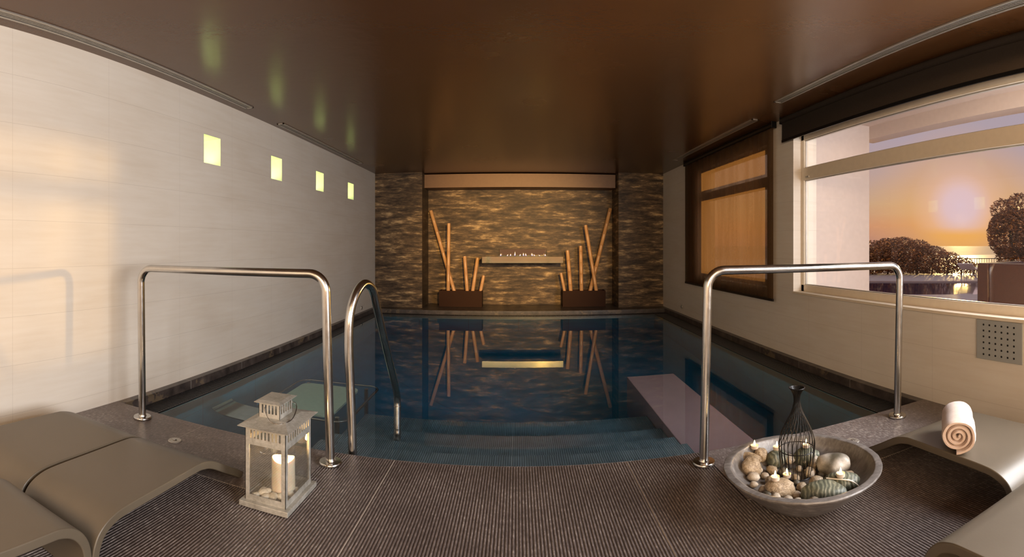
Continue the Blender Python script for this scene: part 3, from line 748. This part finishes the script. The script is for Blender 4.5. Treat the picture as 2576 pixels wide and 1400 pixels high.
for i, (dx, dy, a, b) in enumerate([(-.045, -.075, .030, .022), (-.02, -.098, .026, .018), (.012, -.085, .028, .02), (.045, -.07, .024, .02), (-.068, -.10, .022, .016), (-.06, -.045, .022, .016), (.07, -.02, .022, .018), (.072, .03, .02, .015), (-.03, -.058, .02, .022)]):
    rock('quartz_stone', (LC[0]+dx, LC[1]+dy, .028+b*.62), (a, a*.8, b*.75), M['pebble'], i+20, i, .3, 2, 'small white quartz stone on the lantern floor around the candle', 'stone', 'quartz stones in the lantern')

# ------------------------------------------------------------------ stone bowl
BC = (1.262, 1.996)
def stone_bowl_mat():
    m, g = newmat('grey river stone'); n = g.noise(9, 6, .7); n2 = g.noise(60, 4, .6); n3 = g.noise(1, 5, .6, stretch=(25, 60, 25))
    t = g.m('ADD', g.m('MULTIPLY', n, .5), g.m('MULTIPLY', n3, .5))
    princ(g, g.ramp(t, [(.35, (.075, .066, .060)), (.55, (.15, .135, .125)), (.72, (.30, .28, .26))]), g.m('MULTIPLY_ADD', n, .3, .22), 0, g.bump(n2, .4, .004)); return m
def bowl():
    lo = [(0, .0), (.08, 0), (.12, .002), (.16, .018), (.21, .048), (.27, .092), (.325, .138), (.360, .170)]
    hi = [(.335, .186), (.330, .180), (.312, .148), (.285, .122), (.24, .098), (.17, .080), (.09, .072), (0, .070)]
    cm = lambda q: [(max(p.x, 0), max(p.y, 0)) for p in catmull([(a, b, 0) for a, b in q], 3)]
    sm = cm(lo)+[(.367, .175), (.369, .181), (.366, .1865), (.352, .1875), (.340, .187)]+cm(hi); sm[0] = (0, 0); sm[-1] = (0, .070)
    mb = MB(); mb.lathe(sm, 96)
    for v in mb.bm.verts:
        a = math.atan2(v.co.y, v.co.x); r = v.co.xy.length
        if r > .2:
            k = 1+.006*mnoise.noise(Vector((math.cos(a)*4, math.sin(a)*4, v.co.z*20)))+.004*mnoise.noise(Vector((math.cos(a)*14, math.sin(a)*14, v.co.z*40)))
            v.co.x *= k; v.co.y *= k
            if v.co.z > .17: v.co.z += .003*mnoise.noise(Vector((math.cos(a)*9, math.sin(a)*9, 3)))
    o = mb.build('stone_bowl', stone_bowl_mat(), None, True); o.location = (BC[0], BC[1], 0); tag(o, 'wide grey stone bowl of rocks and tealights on the deck', 'bowl')
bowl()
RK = dict(sand=rock_mat('speckled sandstone', (.09, .055, .03), (.36, .27, .17), (.72, .62, .49), 0.0, 22), green=rock_mat('green striped pebble', (.05, .055, .038), (.14, .145, .10), (.50, .46, .36), 16),
          grey=rock_mat('pale veined pebble', (.08, .07, .05), (.28, .25, .21), (.58, .54, .48), 2.2), cream=rock_mat('cream pebble', (.26, .20, .14), (.42, .35, .27), (.62, .55, .46)))
def at(dx, dy, z): return (BC[0]+dx, BC[1]+dy, z)
ROCKS = [ # x, y, z, dims, mat, rz, label
    (1.088, 2.185, .128, (.052, .048, .052), 'sand', .3, 'egg-shaped speckled stone at the left of the stone bowl'),
    (1.108, 2.262, .138, (.066, .034, .034), 'sand', -.75, 'long pale-backed speckled stone at the upper left of the stone bowl'),
    (1.185, 2.275, .140, (.036, .036, .036), 'sand', .4, 'small round speckled stone holding a tealight at the upper left of the bowl'),
    (1.255, 2.235, .122, (.058, .050, .046), 'green', .2, 'dark green pebble under the tealight at the far side of the bowl'),
    (1.400, 2.185, .122, (.070, .044, .046), 'green', -.3, 'dark green pebble behind the wire vase'),
    (1.455, 2.02, .125, (.085, .062, .058), 'grey', -.6, 'large pale veined stone at the right of the bowl'),
    (1.258, 1.820, .118, (.100, .052, .052), 'green', -.55, 'long green striped stone at the front of the stone bowl'),
    (1.378, 1.845, .122, (.082, .056, .048), 'green', -.5, 'green striped stone tied with cord at the front right of the bowl'),
    (1.118, 1.958, .112, (.068, .046, .050), 'sand', -.5, 'speckled stone under the tealight at the front left of the bowl')]
RO = []
def top_at(x, y):
    best = -1
    for o in RO:
        Mx = Matrix.Translation(o.location) @ o.rotation_euler.to_matrix().to_4x4()
        for v in o.data.vertices:
            q = Mx @ v.co
            if (q.x-x)**2+(q.y-y)**2 < .016**2: best = max(best, q.z)
    return best
for i, (x, y, z, d, mt, rz, lb) in enumerate(ROCKS):
    RO.append(rock('rock', (x, y, z), d, RK[mt], i+1, rz, .16, 4, lb, 'stone'))
M['tin'] = plain('tealight tin', (.72, .60, .50), .3, .35)
M['melt'] = plain('melted wax', (.90, .62, .42), .25, var=.04)
def tealight():
    root = empty('tealight')
    mb = MB(); mb.lathe([(0, 0), (.0185, 0), (.0195, .002), (.0195, .0155), (.0200, .016), (.0190, .0155), (.0190, .011), (0, .011)], 28); mb.build('tin_cup', M['tin'], root, True)
    MB().lathe([(0, .0112), (.0188, .0112), (.0188, .0135), (.014, .0128), (0, .0128)], 28).build('wax', M['melt'], root, True)
    MB().tube([(0, 0, .012), (.0005, 0, .019)], .0009, 6).build('wick', M['black'], root)
    flame(root, (0, 0, .016), .026, 16, .35)
    return root
t0 = tealight()
TL = [(1.160, 2.293, .172, 'lit tealight on the small round stone at the upper left of the bowl'), (1.262, 2.243, .165, 'lit tealight on the dark green pebble at the far side of the bowl'),
      (1.398, 2.180, .166, 'lit tealight seen behind the wire vase'), (1.352, 1.822, .166, 'lit tealight on the striped stone at the front right of the bowl'),
      (1.098, 1.966, .156, 'lit tealight on the speckled stone at the front left of the bowl'), (1.222, 2.075, .100, 'lit tealight standing inside the black wire vase')]
for i, (x, y, z, lb) in enumerate(TL):
    t = t0 if i == 0 else copy_tree(t0); t.location = (x, y, max(z, top_at(x, y)-.003) if i < 5 else z); tag(t, lb, 'tealight', 'tealights in the bowl')
# cord round the striped stone
MB().tube(catmull([(1.30, 1.86, .158), (1.352, 1.80, .160), (1.385, 1.785, .150), (1.42, 1.775, .118), (1.425, 1.77, .09)], 6), .0032, 8).build('cord', M['leather'], None, True)
tag(bpy.data.objects['cord'], 'pale cord tied over the striped stone in the bowl', 'cord')
# pebbles
rp = random.Random(4); cnt = 0; placed = []
while cnt < 46:
    a = rp.random()*2*PI; r = math.sqrt(rp.random())*.235; x = BC[0]+r*math.cos(a); y = BC[1]+r*math.sin(a)
    s = .019+rp.random()*.016
    if any((x-p[0])**2+(y-p[1])**2 < (s+p[2])**2*.8 for p in placed): 
        if rp.random() < .97: continue
    if any((x-t[0])**2+(y-t[1])**2 < (.012+s)**2 for t in TL[5:]): continue
    placed.append((x, y, s)); cnt += 1; fl = .069 if r < .09 else .070+(r-.09)*.09 if r < .17 else .077+(r-.17)*.32
    rock('pebble', (x, y, fl+s*.7), (s, s*.8, s*.7), RK[['cream', 'sand', 'grey', 'cream'][cnt % 4]], cnt+40, a, .25, 2, 'small rounded %s pebble %s' % (['cream', 'speckled brown', 'pale grey', 'cream'][cnt % 4], 'around the foot of the wire vase' if r < .10 else 'by the %s side of the stone bowl' % ['right', 'far', 'left', 'front'][int(((a+PI/4) % (2*PI))/(PI/2))]), 'pebble', 'pebbles in the stone bowl')

# ------------------------------------------------------------------ wire vase
def vase():
    root = empty('wire_vase', (1.292, 2.098, .088)); tag(root, 'black wire bottle-shaped vase standing in the stone bowl', 'vase')
    pr = [(.070, 0), (.080, .05), (.0865, .11), (.0875, .16), (.074, .21), (.050, .26), (.028, .305), (.0165, .345), (.0150, .37), (.020, .393), (.031, .413), (.037, .42)]
    sm = [(p.x, p.y) for p in catmull([(a, b, 0) for a, b in pr], 4)]
    mb = MB()
    for k in range(24):
        a0 = 2*PI*k/24; pts = []
        for r, z in sm:
            tw = max(0, (z-.17))/.25*.9; pts.append((r*math.cos(a0+tw), r*math.sin(a0+tw), z))
        mb.tube(pts, .0019, 6)
    o = mb.build('wire', M['black'], root, True)
    for r, z, t in ((.071, 0, .003), (.087, .125, .0024), (.037, .42, .0028)):
        MB().tube([(r*math.cos(2*PI*k/48), r*math.sin(2*PI*k/48), z) for k in range(48)], t, 8, closed=True).build('wire_ring', M['black'], root, True)
    MB().lathe([(.0142, .372), (.0192, .393), (.030, .413), (.036, .42), (.0345, .42), (.029, .412), (.018, .392), (.0130, .372)], 32, closed=True).build('mouth', M['black'], root, True)
vase()

# ------------------------------------------------------------------ underwater lounger (left)
def rrect(cx, cy, hx, hy, r, n=8):
    out = []
    for (sx, sy, a0) in ((1, 1, 0), (-1, 1, PI/2), (-1, -1, PI), (1, -1, 1.5*PI)):
        for k in range(n+1):
            a = a0+PI/2*k/n; out.append((cx+sx*(hx-r)+r*math.cos(a), cy+sy*(hy-r)+r*math.sin(a)))
    return out
root = empty('underwater_lounger', (-1.72, 4.22, -.38)); tag(root, 'submerged steel-rimmed massage lounger with pale green pad at the left of the pool', 'lounger')
mb = MB(); rr = rrect(-.05, .0, .29, .40, .09); top = [mb.bm.verts.new((x, y, .0)) for x, y in rr]; bot = [mb.bm.verts.new((x, y, -.05)) for x, y in rr]
mb.bm.faces.new(top); mb.bm.faces.new(list(reversed(bot)))
for i in range(len(rr)): j = (i+1) % len(rr); mb.bm.faces.new((top[j], top[i], bot[i], bot[j]))
mb.build('pad', M['pad'], root)
r2 = rrect(0, 0, .41, .50, .12)
MB().tube([(x, y, .0) for x, y in r2], .016, 10, closed=True).build('rim', M['steel'], root, True)
bp = cat2([(-.62, .17), (-.59, .11), (-.52, .075), (-.40, .055), (-.15, .03), (.05, .0)], 6)
mb = MB(); mb.extrude_profile([(-a, b) for a, b in bp], [(-a, b-.02) for a, b in bp], -.82, -.52)
bmesh.ops.transform(mb.bm, matrix=Matrix.Rotation(PI/2, 4, 'Z'), verts=mb.bm.verts)
mb.build('head_rest', M['steel'], root, True)
for sx in (-.30, .30):
    for sy in (-.4, .4): MB().tube([(sx, sy, -.0), (sx, sy, PZ+.38)], .02, 12).build('leg', M['steel'], root, True)

# ------------------------------------------------------------------ outside
# terrace floor
M['terr'] = plain('pale terrace paving', (.42, .32, .31), .55, var=.06, scale=3); M['ext_water'] = plain('outdoor pool water', (.035, .022, .06), .06, var=.1, scale=2, bump=.5)
M['leaf'] = plain('red-brown foliage', (.22, .085, .03), .55, var=.5, scale=3); M['leaf_glow'] = plain('foliage with painted glow', (.60, .24, .05), .5, var=.4, scale=4)  # low-sun glow is put into the colour of the brighter orange leaves
GZ = .35
mb = MB(); OC = [(3.15, -6), (60, -6), (60, 40), (3.15, 40)]; IC = [(3.5, 14.5), (17.4, .13), (20.85, 3.47), (6.95, 17.8)]
for a in range(4):
    b = (a+1) % 4; mb.quad([(*OC[a], -.02), (*OC[b], -.02), (*IC[b], -.02), (*IC[a], -.02)]); mb.quad([(*IC[a], -.02), (*IC[b], -.02), (*IC[b], -.6), (*IC[a], -.6)])
struct(mb.build('terrace', M['terr']), 'pale paved terrace outside around the outdoor pool')
e = MB().quad([(*p, -.06) for p in IC]).build('outdoor_pool_water', M['ext_water'], recalc=False); e['kind'] = 'stuff'; tag(e, 'purple-toned outdoor pool water beyond the window', 'water')
# porch: fin wall, ceiling and beam
struct(MB().box(3.15, 4.15, 4.98, 5.14, -.02, 2.9).build('porch_fin', M['plaster']), 'white plaster return wall outside the long window')
struct(MB().box(3.15, 4.15, -4, 4.98, 2.72, 2.9).build('porch_ceiling', M['plaster']), 'white porch ceiling outside the long window')
struct(MB().box(4.15, 4.35, -4, 5.14, 2.555, 2.9).build('porch_beam', M['plaster']), 'white porch beam seen through the top of the long window')
# sea
def sea_mat():
    m, g = newmat('evening sea'); x, y, z = g.xyz(); n = g.noise(1.0, 6, .6, stretch=(.02, .004, 1)); n = g.noise(.05, 8, .7)
    princ(g, g.ramp(n, [(.3, (.30, .20, .20)), (.7, (.42, .29, .28))]), .8, 0, g.bump(n, .6, 3.0), Specular_IOR_Level=.1); return m
s = MB(); s.quad([(-3000, 60, -14), (9000, 60, -14), (9000, 9000, -14), (-3000, 9000, -14)]); so_ = s.build('sea', sea_mat(), recalc=False); so_['kind'] = 'stuff'; tag(so_, 'calm evening sea to the horizon under the setting sun', 'sea')
# foliage
def foliage(name, loc, blobs, n, leaf, mats, label, cat, seed, trunk=None):
    r = random.Random(seed); root = empty(name, loc); tag(root, label, cat)
    bm = bmesh.new(); tot = sum(b[3]*b[4]*b[5] for b in blobs)
    for b in blobs:
        for i in range(int(n*b[3]*b[4]*b[5]/tot)):
            while True:
                p = Vector((r.uniform(-1, 1), r.uniform(-1, 1), r.uniform(-1, 1)))
                if p.length < 1: break
            p = p.normalized()*(p.length**.45); c = Vector((b[0]+p.x*b[3], b[1]+p.y*b[4], b[2]+p.z*b[5]))
            if c.z+loc[2] < 0: continue
            u = Vector((r.uniform(-1, 1), r.uniform(-1, 1), r.uniform(-1, 1))).normalized(); v = u.orthogonal().normalized(); l = leaf*(.6+.8*r.random())
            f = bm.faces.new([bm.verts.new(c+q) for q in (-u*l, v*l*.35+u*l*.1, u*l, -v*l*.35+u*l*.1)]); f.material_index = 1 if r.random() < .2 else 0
    me = bpy.data.meshes.new('leaves'); bm.to_mesh(me); bm.free(); link('leaves', me, mats, root)
    if trunk:
        for t in trunk: MB().tube(t[0], t[1], 8).build('trunk', M['bark'], root, True)
M['bark'] = plain('brown bark', (.07, .035, .02), .8)
LM = [M['leaf'], M['leaf_glow']]
def dirp(deg, d): return (d*math.sin(math.radians(deg)), d*math.cos(math.radians(deg)))
hx0, hy0 = dirp(45.5, 21.6); HB = []; HT = []
for deg, h, wd in [(38.6, 1.30, .9), (40.2, 1.42, .9), (41.9, 1.52, .9), (43.5, 1.58, 1.0), (45.2, 1.46, .9), (46.9, 1.20, .9), (48.6, .95, .8), (50.2, .72, .7), (51.6, .50, .5)]:
    x, y = dirp(deg, 21.6); HB.append((x-hx0, y-hy0, h*.5, wd, wd*.8, h*.52)); HT.append(([(x-hx0, y-hy0, 0), (x-hx0+.1, y-hy0, h*.6)], .04))
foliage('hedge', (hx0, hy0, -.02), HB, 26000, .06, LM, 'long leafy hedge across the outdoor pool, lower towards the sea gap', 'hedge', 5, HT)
x, y = dirp(55.9, 19.0)
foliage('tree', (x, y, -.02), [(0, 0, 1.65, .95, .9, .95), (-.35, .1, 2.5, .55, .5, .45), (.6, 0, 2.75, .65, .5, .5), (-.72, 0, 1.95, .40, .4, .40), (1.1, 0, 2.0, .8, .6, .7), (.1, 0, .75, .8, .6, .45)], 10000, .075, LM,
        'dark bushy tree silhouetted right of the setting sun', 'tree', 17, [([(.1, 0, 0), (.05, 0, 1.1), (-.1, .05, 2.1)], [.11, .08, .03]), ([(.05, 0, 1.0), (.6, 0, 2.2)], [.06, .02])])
# garden fence
fr = empty('garden_fence', (*dirp(52, 22.5), -.02)); tag(fr, 'thin dark garden railing on the far edge of the terrace', 'fence')
d0 = Vector((*dirp(50.6, 22.5), 0))-fr.location; d1 = Vector((*dirp(57, 22.5), 0))-fr.location
for zz in (.62, .22): MB().tube([d0+Vector((0, 0, zz)), d1+Vector((0, 0, zz))], .016, 6).build('rail', M['black'], fr)
for i in range(24):
    p = d0.lerp(d1, i/23); MB().tube([p, p+Vector((0, 0, .62))], .011, 6).build('baluster', M['black'], fr)
# outdoor armchair block and white sunbed
M['wick'] = plain('dark red-brown wicker', (.055, .016, .009), .45, var=.2, scale=60, bump=.4)
rt = empty('outdoor_armchair', (4.72, 3.35, -.02)); rt.rotation_euler = (0, 0, math.radians(0)); tag(rt, 'boxy dark brown outdoor armchair just beyond the window', 'armchair')
MB().box(-.36, .36, -.95, -.80, 0, 1.03, .02).build('arm', M['wick'], rt); MB().box(-.36, .36, -.10, .06, 0, 1.03, .02).build('arm', M['wick'], rt)
MB().box(-.36, -.24, -.80, -.10, .0, 1.03, .02).build('back', M['wick'], rt); MB().box(-.24, .36, -.80, -.10, .02, .42, .03).build('seat', M['wick'], rt)
x, y = dirp(51.3, 19.8); sb = empty('sunbed', (x, y, -.02)); sb.rotation_euler = (0, 0, math.radians(20)); tag(sb, 'white sunbed with raised back beside the outdoor pool', 'sunbed')
M['white'] = plain('white fabric', (.75, .66, .64), .6, var=.04)
MB().box(-.25, 1.1, -.3, .3, .28, .33, .01).build('bed', M['white'], sb); MB().box(-.02, .02, -.3, .3, 0, .5, .005, Matrix.Translation((-.28, 0, .30)) @ Matrix.Rotation(math.radians(-62), 4, 'Y')).build('backrest', M['white'], sb)
for a in (-.1, 1.0):
    for b in (-.26, .26): MB().tube([(a, b, 0), (a, b, .29)], .02, 8).build('leg', M['white'], sb)
# setting outside flags for the glass panes of the rear wall
struct(MB().box(-2.3, 2.3, YR-.12, YR-.11, .45, 2.45).build('window_3', M['glass']), 'glazed opening behind the viewer')
